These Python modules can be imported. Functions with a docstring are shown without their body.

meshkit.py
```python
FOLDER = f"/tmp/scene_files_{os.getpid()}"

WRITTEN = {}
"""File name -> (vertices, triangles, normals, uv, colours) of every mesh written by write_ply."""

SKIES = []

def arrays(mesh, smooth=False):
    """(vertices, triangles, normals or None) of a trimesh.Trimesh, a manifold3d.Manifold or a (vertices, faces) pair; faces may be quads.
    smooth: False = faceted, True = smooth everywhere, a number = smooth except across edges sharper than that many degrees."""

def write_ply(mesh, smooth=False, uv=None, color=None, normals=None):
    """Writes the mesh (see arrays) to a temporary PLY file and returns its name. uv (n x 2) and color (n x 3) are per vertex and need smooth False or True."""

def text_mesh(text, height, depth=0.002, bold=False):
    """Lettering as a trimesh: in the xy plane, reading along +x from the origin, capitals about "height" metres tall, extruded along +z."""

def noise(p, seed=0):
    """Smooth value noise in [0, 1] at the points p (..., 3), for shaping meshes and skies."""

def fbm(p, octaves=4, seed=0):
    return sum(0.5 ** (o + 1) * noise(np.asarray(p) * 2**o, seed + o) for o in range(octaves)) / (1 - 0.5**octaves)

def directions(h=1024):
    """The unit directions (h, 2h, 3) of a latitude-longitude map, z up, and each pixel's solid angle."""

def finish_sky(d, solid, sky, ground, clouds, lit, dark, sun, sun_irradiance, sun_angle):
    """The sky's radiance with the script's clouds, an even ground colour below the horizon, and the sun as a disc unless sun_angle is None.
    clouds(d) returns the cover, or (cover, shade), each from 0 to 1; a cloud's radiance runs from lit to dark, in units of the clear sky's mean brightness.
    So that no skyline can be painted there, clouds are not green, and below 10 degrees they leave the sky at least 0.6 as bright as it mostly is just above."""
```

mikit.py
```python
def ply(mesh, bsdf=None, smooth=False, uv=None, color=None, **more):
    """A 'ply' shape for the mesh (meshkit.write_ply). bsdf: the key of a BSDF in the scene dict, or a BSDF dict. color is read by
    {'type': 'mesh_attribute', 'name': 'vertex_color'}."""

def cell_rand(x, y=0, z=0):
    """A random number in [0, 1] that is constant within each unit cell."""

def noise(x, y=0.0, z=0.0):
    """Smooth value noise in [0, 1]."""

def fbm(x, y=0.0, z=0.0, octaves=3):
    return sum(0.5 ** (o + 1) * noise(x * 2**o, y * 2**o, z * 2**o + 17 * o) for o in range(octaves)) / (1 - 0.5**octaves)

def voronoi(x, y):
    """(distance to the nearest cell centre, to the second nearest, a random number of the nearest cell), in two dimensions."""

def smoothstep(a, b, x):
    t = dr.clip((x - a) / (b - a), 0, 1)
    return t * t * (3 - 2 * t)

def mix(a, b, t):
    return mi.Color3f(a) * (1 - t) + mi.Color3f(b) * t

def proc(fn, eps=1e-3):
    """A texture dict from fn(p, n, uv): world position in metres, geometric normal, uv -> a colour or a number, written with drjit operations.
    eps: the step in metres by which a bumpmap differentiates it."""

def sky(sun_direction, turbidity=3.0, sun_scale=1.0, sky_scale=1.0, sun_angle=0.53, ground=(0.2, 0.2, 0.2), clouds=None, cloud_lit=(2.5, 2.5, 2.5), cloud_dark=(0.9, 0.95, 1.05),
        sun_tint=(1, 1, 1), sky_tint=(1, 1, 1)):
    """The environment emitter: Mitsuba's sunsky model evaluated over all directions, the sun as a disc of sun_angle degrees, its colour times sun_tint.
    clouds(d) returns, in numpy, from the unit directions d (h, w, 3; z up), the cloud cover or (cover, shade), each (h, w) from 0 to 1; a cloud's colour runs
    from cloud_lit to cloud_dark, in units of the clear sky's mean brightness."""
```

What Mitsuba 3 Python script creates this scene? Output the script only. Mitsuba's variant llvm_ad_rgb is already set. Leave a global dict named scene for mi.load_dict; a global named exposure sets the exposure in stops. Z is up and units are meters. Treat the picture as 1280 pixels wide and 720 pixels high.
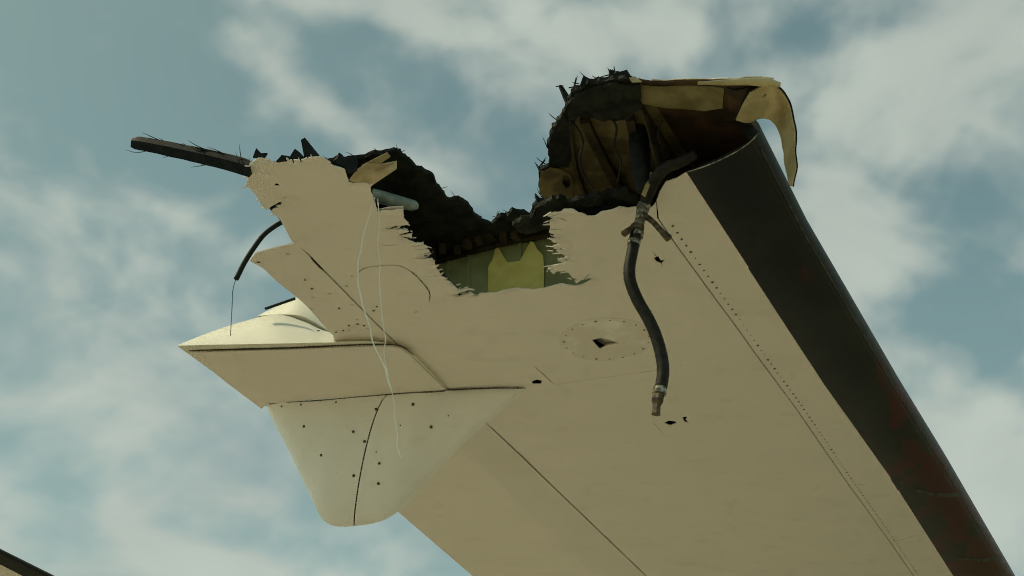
import math, random, numpy as np, trimesh, manifold3d as m3, drjit as dr, mitsuba as mi, mikit, meshkit
from mikit import proc, noise, fbm, smoothstep, mix

scene, labels = {'type': 'scene'}, {}
T = mi.ScalarTransform4f
rng = random.Random(7)
exposure = 1.55

# ------------------------------------------------------------------ camera
CAM, PITCH = (0.0, 0.0, 1.7), math.radians(30.0)
scene['camera'] = {
    'type': 'perspective', 'fov': 46.23, 'fov_axis': 'x', 'near_clip': 0.1, 'far_clip': 6000.0,
    'to_world': T().look_at(origin=CAM, target=(0, math.cos(PITCH), 1.7 + math.sin(PITCH)), up=(0, 0, 1)),
    }

# ------------------------------------------------------------------ sky: broken soft cloud in front of a sunlit haze
SUN = (-0.50, 0.02, 0.86)

def blob(az, el, a0, e0, sa, se, tilt=0.0):
    c, s = math.cos(math.radians(tilt)), math.sin(math.radians(tilt))
    x, y = (az - a0) * np.cos(np.radians(el)), el - e0
    u, v = (x * c + y * s) / sa, (-x * s + y * c) / se
    return np.exp(-(u * u + v * v))

def clouds(d):
    az = np.degrees(np.arctan2(d[..., 0], d[..., 1]))
    el = np.degrees(np.arcsin(np.clip(d[..., 2], -1, 1)))
    p = d * np.array([1.0, 1.0, 1.25])                 # billows on the dome, a little flattened
    w = np.stack([meshkit.fbm(p * 5.0, 3, k) for k in (3, 4, 5)], -1) - 0.5
    base = meshkit.fbm((p + 0.16 * w) * 7.0, 5, 11)
    fine = meshkit.fbm((p + 0.10 * w) * 24.0, 4, 23)
    b = 0.0
    for a0, e0, sa, se, tl, g in CLOUD_BANKS:
        b = b + g * blob(az, el, a0, e0, sa, se, tl)
    low = np.clip((34 - el) / 26, 0, 1)                # thin haze cloud towards the horizon
    x = 0.5 + 0.42 * (base - 0.5) + 0.66 * (fine - 0.5) + 0.03 * low + 1.25 * b
    cover = np.clip((x - 0.33) / 0.52, 0, 1)
    cover = cover * cover * (3 - 2 * cover) * 0.82
    cover = cover + (1 - cover) * (0.08 + 0.13 * low)
    shade = np.clip(0.35 + 1.6 * (meshkit.fbm((p + 0.15 * w) * 9.0, 4, 41) - 0.45), 0, 1)
    return cover, shade
# azimuth, elevation, half widths (degrees), tilt, strength: the banks of cloud that stand in this sky
CLOUD_BANKS = [(-12.9,38.6,5,1.1,-30,0.2),(-21.8,33.5,4.2,1,-25,0.16),(-24.9,31.3,2.3,1,0,0.05),(-11.1,42.8,4.6,1,0,0.3),(7,41.6,7.3,1.9,-5,0.26),(25,37.8,6.5,3.6,10,0.3),(18.8,31.3,3.2,5,-10,0.26),(23.1,20.4,3.1,3.8,20,0.34),(-13.9,16.5,3.6,0.9,-8,0.46),(-18.1,17.8,1.7,1,-30,0.2),(-4.7,35.4,2.7,1.5,-40,0.2),(-19.7,23.4,9.9,7.6,0,0.03),(-8.1,22.2,7.6,5,0,0.1),(-1.9,38.3,5,2.7,-20,-0.06),(23.1,26.9,3.1,4.2,-20,-0.22),(18,40.4,2.3,1.1,0,-0.26),(-24.2,38,8.8,4.6,0,-0.24),(12.1,36.2,3.4,2.3,0,-0.05),(-15.2,18.8,3.4,2.7,0,-0.06)]
scene['sky'] = mikit.sky(SUN, turbidity=5, sun_scale=0.75, sky_scale=1.0, sun_angle=4, ground=(0.21, 0.19, 0.14), clouds=clouds,
                         cloud_lit=(1.84, 2.01, 1.74), cloud_dark=(1.42, 1.56, 1.42), sky_tint=(0.94, 1.07, 0.69), sun_tint=(0.95, 1.0, 0.84))

# ------------------------------------------------------------------ materials
def P(key, color, rough=0.5, spec=0.5, metal=0.0, bump=None, **more):
    b = {'type': 'principled', 'base_color': color if isinstance(color, dict) else {'type': 'rgb', 'value': list(color)}, 'roughness': rough, 'specular': spec, 'metallic': metal, **more}
    if bump: b = {'type': 'bumpmap', 'arbitrary': bump[0], 'scale': bump[1], 'bsdf': b}
    scene[key] = {'type': 'twosided', 'bsdf': b}

def grime(col, dirt, amount, seed, streak=(0.9, 0.45)):
    def fn(p, n, uv):
        a = p.x * streak[0] + p.y * streak[1]
        c = p.y * streak[0] - p.x * streak[1]
        s = fbm(a * 1.3 + seed, c * 3.5, p.z * 2.0, 4)
        q = fbm(p.x * 7.0 + seed, p.y * 7.0, p.z * 7.0, 4)
        g = fbm(p.x * 55.0, p.y * 55.0 + seed, p.z * 55.0, 2)
        t = dr.clip(smoothstep(0.50, 0.85, s) * 0.25 + smoothstep(0.60, 0.80, q) * 0.28 + smoothstep(0.62, 0.86, g) * 0.30, 0, 1) * amount
        return mix(col, dirt, t) * (0.97 + 0.06 * fbm(p.x * 2.1, p.y * 2.1 + seed, p.z * 2.1, 3))
    return proc(fn)

def mottled(c0, c1, f, seed=0.0, lo=0.35, hi=0.68):
    def fn(p, n, uv):
        return mix(c0, c1, smoothstep(lo, hi, fbm(p.x * f + seed, p.y * f, p.z * f, 4)))
    return proc(fn)

def lumps(f, seed=0.0):
    def fn(p, n, uv):
        return fbm(p.x * f + seed, p.y * f, p.z * f, 4)
    return proc(fn, eps=2e-3)

P('wing_paint', grime((0.70, 0.65, 0.565), (0.36, 0.32, 0.22), 0.38, 3.0), 0.42, 0.4)
P('worn_paint', mottled((0.64, 0.59, 0.50), (0.78, 0.75, 0.68), 7.0, 12.0, 0.45, 0.75), 0.42, 0.4)
P('flap_paint', grime((0.70, 0.65, 0.565), (0.38, 0.33, 0.22), 0.38, 9.0), 0.42, 0.4)
P('fairing_paint', grime((0.80, 0.79, 0.735), (0.46, 0.38, 0.27), 0.45, 21.0), 0.38, 0.45)
P('cone_paint', grime((0.66, 0.63, 0.52), (0.45, 0.41, 0.30), 0.45, 31.0), 0.42, 0.4)
P('sealant', (0.045, 0.038, 0.024), 0.8, 0.2)
P('worn_fastener', mottled((0.12, 0.10, 0.06), (0.34, 0.30, 0.20), 9.0, 3.0), 0.6, 0.4)
P('fastener', (0.06, 0.05, 0.03), 0.6, 0.4)
P('composite', mottled((0.005, 0.0075, 0.006), (0.017, 0.020, 0.014), 14.0), 0.85, 0.25, bump=(lumps(26.0), 0.03))
P('brown_primer', mottled((0.075, 0.060, 0.026), (0.155, 0.125, 0.052), 9.0, 4.0), 0.7, 0.3)
P('dark_brown', mottled((0.018, 0.015, 0.008), (0.050, 0.036, 0.016), 11.0, 8.0), 0.75, 0.3, bump=(lumps(22.0), 0.02))
P('red_brown', mottled((0.022, 0.016, 0.008), (0.075, 0.040, 0.018), 5.0, 2.0), 0.65, 0.3)
P('olive_primer', mottled((0.16, 0.135, 0.058), (0.25, 0.215, 0.10), 8.0, 6.0), 0.6, 0.3)
P('green_primer', mottled((0.20, 0.235, 0.105), (0.27, 0.31, 0.15), 7.0, 5.0), 0.6, 0.3)
P('sunlit_yellow', mottled((0.58, 0.54, 0.17), (0.68, 0.66, 0.22), 6.0, 1.0), 0.6, 0.3)  # sunlight on the rib web, put into a yellow colour
P('bare_strip', mottled((0.34, 0.28, 0.135), (0.52, 0.44, 0.235), 5.0, 3.0), 0.38, 0.5, 0.35)
P('rubber', mottled((0.006, 0.006, 0.004), (0.018, 0.016, 0.010), 30.0, 3.0), 0.6, 0.25)
P('steel', mottled((0.10, 0.09, 0.06), (0.40, 0.38, 0.30), 60.0, 3.0), 0.4, 0.5, 0.7)
P('brass', mottled((0.035, 0.026, 0.013), (0.12, 0.09, 0.045), 50.0, 2.0), 0.5, 0.4, 0.3)
P('teal_tube', mottled((0.16, 0.21, 0.19), (0.26, 0.32, 0.28), 20.0, 3.0), 0.45, 0.5)
P('thread', (0.84, 0.84, 0.78), 0.7, 0.3)
P('black_strip', mottled((0.003, 0.006, 0.006), (0.010, 0.013, 0.012), 30.0, 1.0), 0.7, 0.2)
P('cable', (0.008, 0.014, 0.014), 0.6, 0.25)

def red_reflection(p):   # red reflection painted into the colour of the inboard leading edge
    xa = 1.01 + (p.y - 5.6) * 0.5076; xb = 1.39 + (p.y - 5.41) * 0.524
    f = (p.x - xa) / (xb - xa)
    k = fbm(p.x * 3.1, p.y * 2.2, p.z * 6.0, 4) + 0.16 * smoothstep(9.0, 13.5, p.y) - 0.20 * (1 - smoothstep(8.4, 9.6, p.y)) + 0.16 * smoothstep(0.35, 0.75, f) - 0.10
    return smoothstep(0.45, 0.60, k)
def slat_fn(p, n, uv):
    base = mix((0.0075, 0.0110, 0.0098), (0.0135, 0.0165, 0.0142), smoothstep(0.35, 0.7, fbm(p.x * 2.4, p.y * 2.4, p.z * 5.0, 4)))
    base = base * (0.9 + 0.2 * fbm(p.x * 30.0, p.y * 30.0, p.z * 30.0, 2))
    return mix(base, (0.050, 0.0055, 0.0075), red_reflection(p) * 0.9)
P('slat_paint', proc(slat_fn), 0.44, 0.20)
P('dark_edge', mottled((0.010, 0.0125, 0.011), (0.018, 0.021, 0.018), 3.0), 0.5, 0.15)
P('seam', mottled((0.014, 0.015, 0.012), (0.050, 0.050, 0.041), 16.0, 2.0), 0.5, 0.3)
P('shaded_tab_paint', mottled((0.34, 0.27, 0.15), (0.50, 0.42, 0.26), 10.0, 2.0), 0.55, 0.3)  # browner tone puts the shade of the turned-away tab face into the colour

def ground_fn(p, n, uv):
    a = fbm(p.x * 0.25, p.y * 0.25, 0.0, 4)
    b = fbm(p.x * 4.0, p.y * 4.0, 0.0, 3)
    return mix((0.265, 0.248, 0.20), (0.33, 0.31, 0.255), a) * (0.85 + 0.3 * b)
P('apron_mat', proc(ground_fn), 0.95, 0.1)
def added_grass_fn(p, n, uv):
    return mix((0.060, 0.068, 0.030), (0.125, 0.115, 0.062), fbm(p.x * 0.15, p.y * 0.15, 0.0, 4)) * (0.8 + 0.4 * fbm(p.x * 6.0, p.y * 6.0, 0.0, 3))
P('ground_mat', proc(added_grass_fn), 0.95, 0.1)

# ------------------------------------------------------------------ helpers
Z0 = 5.7          # height of the wing's lower skin; all wing shapes below are metres, z measured from it
UP = T().translate((0, 0, Z0))
def numbered(key):
    if key not in scene: return key
    k = 1
    while '%s_%03d' % (key, k) in scene: k += 1
    return '%s_%03d' % (key, k)

def obj(name, mesh, mat, parent=None, smooth=30, label=None, kind=None, raw=False):
    key = numbered((parent + '__' if parent else '') + name)
    if isinstance(mesh, list): mesh = trimesh.util.concatenate(mesh)
    scene[key] = mikit.ply(mesh, mat, smooth=smooth, to_world=T() if raw else UP)
    if label or kind:
        labels[key] = {}
        if label: labels[key]['label'] = label
        if kind: labels[key]['kind'] = kind
    return key

def man2tri(m):
    q = m.to_mesh()
    return trimesh.Trimesh(np.array(q.vert_properties[:, :3]), np.array(q.tri_verts), process=False)

def area(p):
    p = np.asarray(p); x, y = p[:, 0], p[:, 1]
    return 0.5 * np.sum(x * np.roll(y, -1) - np.roll(x, -1) * y)

def ccw(p): return [tuple(q) for q in (p if area(p) > 0 else p[::-1])]

def cross(poly, holes=()):
    c = m3.CrossSection([ccw(poly)], m3.FillRule.NonZero)
    for h in holes: c = c - m3.CrossSection([ccw(h)], m3.FillRule.NonZero)
    return c

def slit(line, w):
    """A narrow slot along a line, tapering at both ends."""
    L = np.array(smooth_line(line, 4), float)
    d = np.gradient(L, axis=0); d /= np.linalg.norm(d, axis=1, keepdims=True) + 1e-9
    n = np.stack([-d[:, 1], d[:, 0]], 1)
    k = np.linspace(0, 1, len(L)); ww = w / 2 * np.clip(np.minimum(k, 1 - k) * 8 + 0.25, 0, 1)[:, None]
    ww = ww * (0.75 + 0.5 * np.array([[rng.random()] for _ in L]))
    return [tuple(q) for q in np.vstack([L + n * ww, (L - n * ww)[::-1]])]

def ellipse(c, rx, ry, n=24, rot=0.0):
    return [(c[0] + rx * math.cos(t) * math.cos(rot) - ry * math.sin(t) * math.sin(rot), c[1] + rx * math.cos(t) * math.sin(rot) + ry * math.sin(t) * math.cos(rot)) for t in np.linspace(0, 2 * math.pi, n, endpoint=False)]

def smooth_line(pts, k=6):
    p = np.asarray(pts, float)
    if len(p) < 3:
        return [tuple(p[0] + (p[-1] - p[0]) * t) for t in np.linspace(0, 1, k + 1)]
    q = np.vstack([2 * p[0] - p[1], p, 2 * p[-1] - p[-2]])
    out = []
    for i in range(1, len(q) - 2):
        for t in np.linspace(0, 1, k, endpoint=False):
            a, b, c, d = q[i - 1], q[i], q[i + 1], q[i + 2]
            out.append(0.5 * ((2 * b) + (-a + c) * t + (2 * a - 5 * b + 4 * c - d) * t * t + (-a + 3 * b - 3 * c + d) * t ** 3))
    out.append(p[-1])
    return [tuple(v) for v in out]

def ragged(pts, amp, step=0.02, seed=0, keep=0):
    """A torn line: resampled and pushed about by noise; its end points stay."""
    p = np.asarray(pts, float); out = []
    for i in range(len(p) - 1):
        n = max(1, int(np.linalg.norm(p[i + 1] - p[i]) / step))
        for k in range(n): out.append(p[i] + (p[i + 1] - p[i]) * k / n)
    out.append(p[-1]); out = np.array(out)
    d = np.gradient(out, axis=0); d /= np.linalg.norm(d, axis=1, keepdims=True) + 1e-9
    nrm = np.stack([-d[:, 1], d[:, 0]], 1)
    f = (meshkit.fbm(np.column_stack([out * 28.0, np.zeros(len(out))]), 3, seed) - 0.5) * 2
    f2 = np.array([random.Random(seed * 7919 + i).random() - 0.5 for i in range(len(out))])
    off = amp * (1.1 * f + 0.7 * f2); off[0] = off[-1] = 0
    return [tuple(q) for q in out + nrm * off[:, None]]

def sheet(poly, thick, holes=(), z=0.0, refine=0.12, warp=None, more=()):
    c = m3.CrossSection([ccw(poly)], m3.FillRule.NonZero)
    for h in more: c = c + m3.CrossSection([ccw(h)], m3.FillRule.NonZero)
    for h in holes: c = c - m3.CrossSection([ccw(h)], m3.FillRule.NonZero)
    m = c.extrude(thick)
    if warp is not None:
        m = m.refine_to_length(refine)
    t = man2tri(m)
    v = np.array(t.vertices); v[:, 2] += z
    if warp is not None: v[:, 2] += warp(v[:, 0], v[:, 1])
    return trimesh.Trimesh(v, t.faces, process=False)

def tube(pts, r, sides=10, k=6, cap=True):
    p = np.array(smooth_line(pts, k)); n = len(p)
    rr = np.interp(np.linspace(0, 1, n), np.linspace(0, 1, len(np.atleast_1d(r))), np.atleast_1d(r)) if np.ndim(r) else np.full(n, r)
    tan = np.gradient(p, axis=0); tan /= np.linalg.norm(tan, axis=1, keepdims=True)
    u = np.cross(tan[0], [0.31, 0.17, 0.93]); u /= np.linalg.norm(u); rings = []
    for i in range(n):
        u = u - tan[i] * (u @ tan[i]); u /= np.linalg.norm(u); w = np.cross(tan[i], u)
        a = np.linspace(0, 2 * math.pi, sides, endpoint=False)
        rings.append(p[i] + rr[i] * (np.cos(a)[:, None] * u + np.sin(a)[:, None] * w))
    v = np.vstack(rings + [p[:1], p[-1:]]); f = []
    for i in range(n - 1):
        for j in range(sides):
            a, b, c, d = i * sides + j, i * sides + (j + 1) % sides, (i + 1) * sides + (j + 1) % sides, (i + 1) * sides + j
            f += [(a, b, c), (a, c, d)]
    for j in range(sides):
        f.append((n * sides, (j + 1) % sides, j)); f.append((n * sides + 1, (n - 1) * sides + j, (n - 1) * sides + (j + 1) % sides))
    return trimesh.Trimesh(v, f, process=False)

def loft(sections, close=False, caps=True):
    """Skin over equal-length sections (each n x 3)."""
    S = [np.asarray(s, float) for s in sections]; n = len(S[0]); v = np.vstack(S); f = []
    for i in range(len(S) - 1):
        for j in range(n if close else n - 1):
            a, b, c, d = i * n + j, i * n + (j + 1) % n, (i + 1) * n + (j + 1) % n, (i + 1) * n + j
            f += [(a, b, c), (a, c, d)]
    if caps:
        for i, flip in ((0, True), (len(S) - 1, False)):
            c0 = len(v); v = np.vstack([v, S[i].mean(0)])
            for j in range(n if close else n - 1):
                t = (c0, i * n + j, i * n + (j + 1) % n)
                f.append(t[::-1] if flip else t)
    m = trimesh.Trimesh(v, f, process=False); m.fix_normals() if False else None
    return m

def disc(c, r, h=0.003, sides=8):
    return sheet(ellipse(c, r, r, sides), h, z=-h)

def plate(poly, thick, origin, along):
    """A plate standing in the vertical plane through origin; poly in (along, z)."""
    t = man2tri(cross(poly).extrude(thick))
    a = np.array([along[0], along[1], 0.0]); a /= np.linalg.norm(a); n = np.array([a[1], -a[0], 0.0])
    v = t.vertices
    return trimesh.Trimesh(np.array([origin[0], origin[1], 0.0]) + v[:, :1] * a + v[:, 1:2] * np.array([0, 0, 1.0]) + v[:, 2:] * n, t.faces, process=False)

def needles(n, line, r, length, seed, spread=0.8, lean=(0, 0, 0)):
    """Loose fibres sticking out of a torn edge."""
    g = random.Random(seed); L = np.array(line, float); out = []
    for _ in range(n):
        i = g.randrange(len(L) - 1); p = L[i] + (L[i + 1] - L[i]) * g.random()
        d = np.array([g.gauss(0, 1), g.gauss(0, 1), g.gauss(0, .7)]) * spread + np.array(lean); d /= np.linalg.norm(d)
        l = length * (0.3 + g.random()); bend = np.array([g.gauss(0, 1), g.gauss(0, 1), g.gauss(0, 1)]) * l * 0.05
        out.append(tube([p - d * 0.02, p + d * l * 0.5 + bend, p + d * l], [r, r * 0.8, r * 0.3], 4, 3))
    return out

# wing planform: nose line, trailing line, upper surface height above the lower skin
def xle(y): return 1.394 + (y - 5.41) * 0.5237
def xte(y): return -1.13 + (y - 11.34) * 0.31
def zu(x, y):
    ch = xle(y) - xte(y); c = np.clip((xle(y) - x) / ch, 0, 1)
    return 0.105 * ch * np.interp(c, [0, .03, .1, .3, .5, .7, .85, 1.0], [.35, .55, .75, 1, .93, .68, .4, .05])
def wavy(x, y):   # sheet metal is never quite flat
    p = np.column_stack([np.ravel(x), np.ravel(y), 0 * np.ravel(x)])
    return (meshkit.fbm(p * 1.1, 2, 5) - 0.5) * 0.018 + (meshkit.fbm(p * 3.5, 2, 9) - 0.5) * 0.003

# ------------------------------------------------------------------ ground
obj('ground', trimesh.creation.box((5000, 5000, 0.5), transform=trimesh.transformations.translation_matrix((0, 1500, -0.25))), 'ground_mat', smooth=False, kind='structure', raw=True)  # unseen dark grass, added so the slat mirrors dark ground
labels['ground'] = {'kind': 'structure', 'label': 'unseen dark grass field added round the apron to darken the slat', 'category': 'ground'}
obj('apron', man2tri(m3.CrossSection([[(-60, -45), (10.5, -45), (10.5, 34), (-60, 34)]]).extrude(0.004)), 'apron_mat', smooth=False, kind='structure', raw=True)  # apron edge placed to dim the slat and the inboard underside
labels['apron'] = {'kind': 'structure', 'label': 'pale concrete apron below the wing', 'category': 'apron'}

# ------------------------------------------------------------------ the wing
W = 'aircraft_wing'
labels[W] = {'label': 'broken beige aircraft wing with torn outer end, dark leading edge and drooping fairing', 'category': 'aircraft wing'}

TEAR = [(0.851,5.879),(0.839,5.904),(0.795,5.989),(0.745,5.963),(0.694,5.981),(0.643,5.946),(0.582,5.955),(0.537,5.989),(0.482,6.041),(0.454,6.05),(0.423,6.015),(0.374,6.006),(0.332,6.019),(0.275,6.041),(0.208,6.05),(0.223,6.085),(0.287,6.103),(0.229,6.12),(0.235,6.183),(0.227,6.237),(0.287,6.265),(0.223,6.293),(0.3,6.339),(0.25,6.358),(0.261,6.386),(0.333,6.424),(0.273,6.443),(0.362,6.511),(0.306,6.53),(0.375,6.579),(0.299,6.609),(0.259,6.649),(0.234,6.689),(0.272,6.74),(0.286,6.71),(0.328,6.699),(0.36,6.72),(0.388,6.771),(0.421,6.812),(0.483,6.781),(0.541,6.792),(0.465,6.833),(0.381,6.854),(0.292,6.886),(0.216,6.918),(0.133,6.939),(0.064,6.95),(-0.016,6.96),(-0.102,6.982),(-0.188,7.003),(-0.237,7.036),(-0.372,7.02),(-0.268,6.976),(-0.352,6.918),(-0.391,6.844),(-0.446,6.781),(-0.479,6.699),(-0.487,6.659),(-0.507,6.56),(-0.582,6.53),(-0.514,6.511),(-0.534,6.424),(-0.567,6.377),(-0.6,6.358),(-0.661,6.302),(-0.615,6.283),(-0.641,6.228),(-0.766,6.192),(-0.662,6.178),(-0.629,6.138),(-0.66,6.094),(-0.65,5.972),(-0.718,5.981),(-0.805,5.989),(-0.814,5.887),(-0.823,5.747),(-0.808,5.731),(-0.876,5.714),(-0.942,5.69),(-0.952,5.58),(-1.01,5.534),(-1.043,5.48),(-1.066,5.45),(-1.12,5.45),(-1.167,5.465),(-1.262,5.495),(-1.328,5.514),(-1.356,5.495),(-1.395,5.457),(-1.436,5.465),(-1.479,5.511),(-1.511,5.635),(-1.547,5.739),(-1.522,5.829),(-1.486,5.929),(-1.468,5.972),(-1.385,5.904),(-1.324,5.85),(-1.379,5.929),(-1.443,5.993),(-1.407,6.12),(-1.386,6.201),(-1.368,6.274),(-1.351,6.358)]
GAP = [(-1.351,6.358),(-1.296,6.491),(-1.084,7.08),(-0.793,7.868),(-0.487,8.516),(-0.167,9.268),(1.533,13.5),(2.956,17.013)]
RIVET = [(0.851,5.879),(0.886,6.076),(1.015,6.348),(1.475,7.26),(2.062,8.414),(2.313,8.91),(3.161,10.635),(3.979,12.262),(4.537,13.407),(7.078,18.468)]
SLATIN = [(0.995,5.596),(1.564,6.72),(2.415,8.414),(3.424,10.308),(5.038,13.5),(7.967,19.252)]
def shift(line, dx): return [(x + dx, y) for x, y in line]

torn = ragged(TEAR, 0.006, 0.02, 3)
from scipy.spatial import cKDTree
TK = cKDTree(np.array(torn))
def curled(x, y):   # the metal near the tear is bent
    q = np.column_stack([np.ravel(x), np.ravel(y)]); d = TK.query(q)[0]
    k = meshkit.fbm(np.column_stack([q * 7.0, 0 * d]), 3, 31) - 0.5
    return wavy(x, y) + k * 0.09 * np.exp(-d / 0.06)
def cracks(i0, i1, n, seed, way, lmin, lmax):
    """Thin wedges torn into the sheet from its broken edge."""
    g = random.Random(seed); out = []
    for k in range(n):
        i = i0 + (i1 - i0) * (k + g.random() * .8) / n; i = min(int(i), len(torn) - 2)
        p = np.array(torn[i]); d = np.array(way) + [g.gauss(0, .25), g.gauss(0, .3)]; d /= np.linalg.norm(d); m = np.array([-d[1], d[0]]); l = g.uniform(lmin, lmax); w = g.uniform(.004, .011)
        out.append([tuple(p - d * .015 + m * w), tuple(p - d * .015 - m * w), tuple(p + d * l * .6 - m * w * .5 + m * g.gauss(0, .004)), tuple(p + d * l)])
    return out
def splinters(i0, i1, n, seed, way, lmin, lmax):
    g = random.Random(seed); out = []
    for k in range(n):
        i = min(int(i0 + (i1 - i0) * (k + g.random() * .8) / n), len(torn) - 2)
        p = np.array(torn[i]); d = np.array(way) + [g.gauss(0, .2), g.gauss(0, .22)]; d /= np.linalg.norm(d); m = np.array([-d[1], d[0]]); l = g.uniform(lmin, lmax); w = g.uniform(.004, .012)
        out.append([tuple(p - d * .03 + m * w), tuple(p - d * .03 - m * w), tuple(p + d * l * .55 - m * w * .6), tuple(p + d * l)])
    return out
def near(px): return int(TK.query(px)[1])

main_poly = torn + [(x + 0.006, y) for x, y in GAP[1:]] + [(x - 0.007, y) for x, y in RIVET[::-1][:-1]]
GROOVES = [([(-1.022,6.771),(-0.959,6.669),(-0.826,6.629),(-0.723,6.639),(-0.652,6.72),(-0.597,6.844),(-0.553,6.993),(-0.566,7.124)], 0.010),
           ([(0.322,8.428),(0.493,8.371),(0.645,8.329),(0.973,8.223),(1.195,8.148)], 0.005),
           ([(0.168,8.107),(0.244,8.258),(0.322,8.414)], 0.007),
           ([(-0.836,6.358),(-0.773,6.386),(-0.706,6.367)], 0.006),
           ([(0.885,6.453),(0.93,6.54),(0.978,6.649)], 0.004),
           ([(1.156,9.135),(1.215,9.251),(1.274,9.369)], 0.004)]
COVER = [(0.68,7.678),(0.375,7.678),(0.986,7.678)]
SPOTS = [(-1.365,5.731),(-0.953,7.237),(1.267,8.093),(-0.663,7.26),(-1.049,6.771)]
holes = [slit(g, w) for g, w in GROOVES]
SCOOP = [(0.576,7.672),(0.637,7.634),(0.697,7.665),(0.776,7.715),(0.691,7.753),(0.643,7.817),(0.61,7.753)]
holes.append(SCOOP)
holes.append([(0.148,8.371),(0.191,8.336),(0.234,8.357),(0.223,8.414),(0.167,8.414)])
holes.append([(1.259,9.168),(1.293,9.119),(1.348,9.135),(1.365,9.168),(1.318,9.218)])
holes.append([(1.397,9.054),(1.441,9.038),(1.43,9.102),(1.471,9.168),(1.429,9.151)])
holes.append([(0.904,6.54),(0.933,6.52),(0.953,6.569),(0.983,6.56),(0.963,6.609),(0.93,6.589)])
c0, c1 = near([(-0.237,7.036)][0]), near([(-0.629,6.138)][0])
holes += cracks(c0, c1, 38, 4, (-1, -.05), .03, .11)
c2, c3 = near([(0.208,6.05)][0]), near([(0.541,6.792)][0])
holes += cracks(c2, c3, 22, 5, (1, -.1), .03, .09)
c4, c5 = near([(-1.043,5.48)][0]), near([(-1.479,5.511)][0])
holes += cracks(c4, c5, 8, 6, (.2, 1), .015, .04)
shards = splinters(c2, c3, 22, 7, (-1, .12), .02, .065) + splinters(c0, c1, 16, 8, (1, -.1), .015, .045) + splinters(c1, c0, 10, 9, (.6, -1), .01, .04) + splinters(c4, c5, 10, 10, (-.2, -1), .01, .03) + splinters(c5, near([(-1.407,6.12)][0]), 9, 12, (-1, .2), .02, .06)
holes += [ellipse(s, 0.014, 0.014, 10) for s in SPOTS[:1]] + [ellipse(s, 0.009, 0.009, 8) for s in SPOTS[1:]]
obj('lower_skin', sheet(main_poly, 0.007, holes, 0.0, 0.055, curled, shards), 'wing_paint', W)
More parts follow.
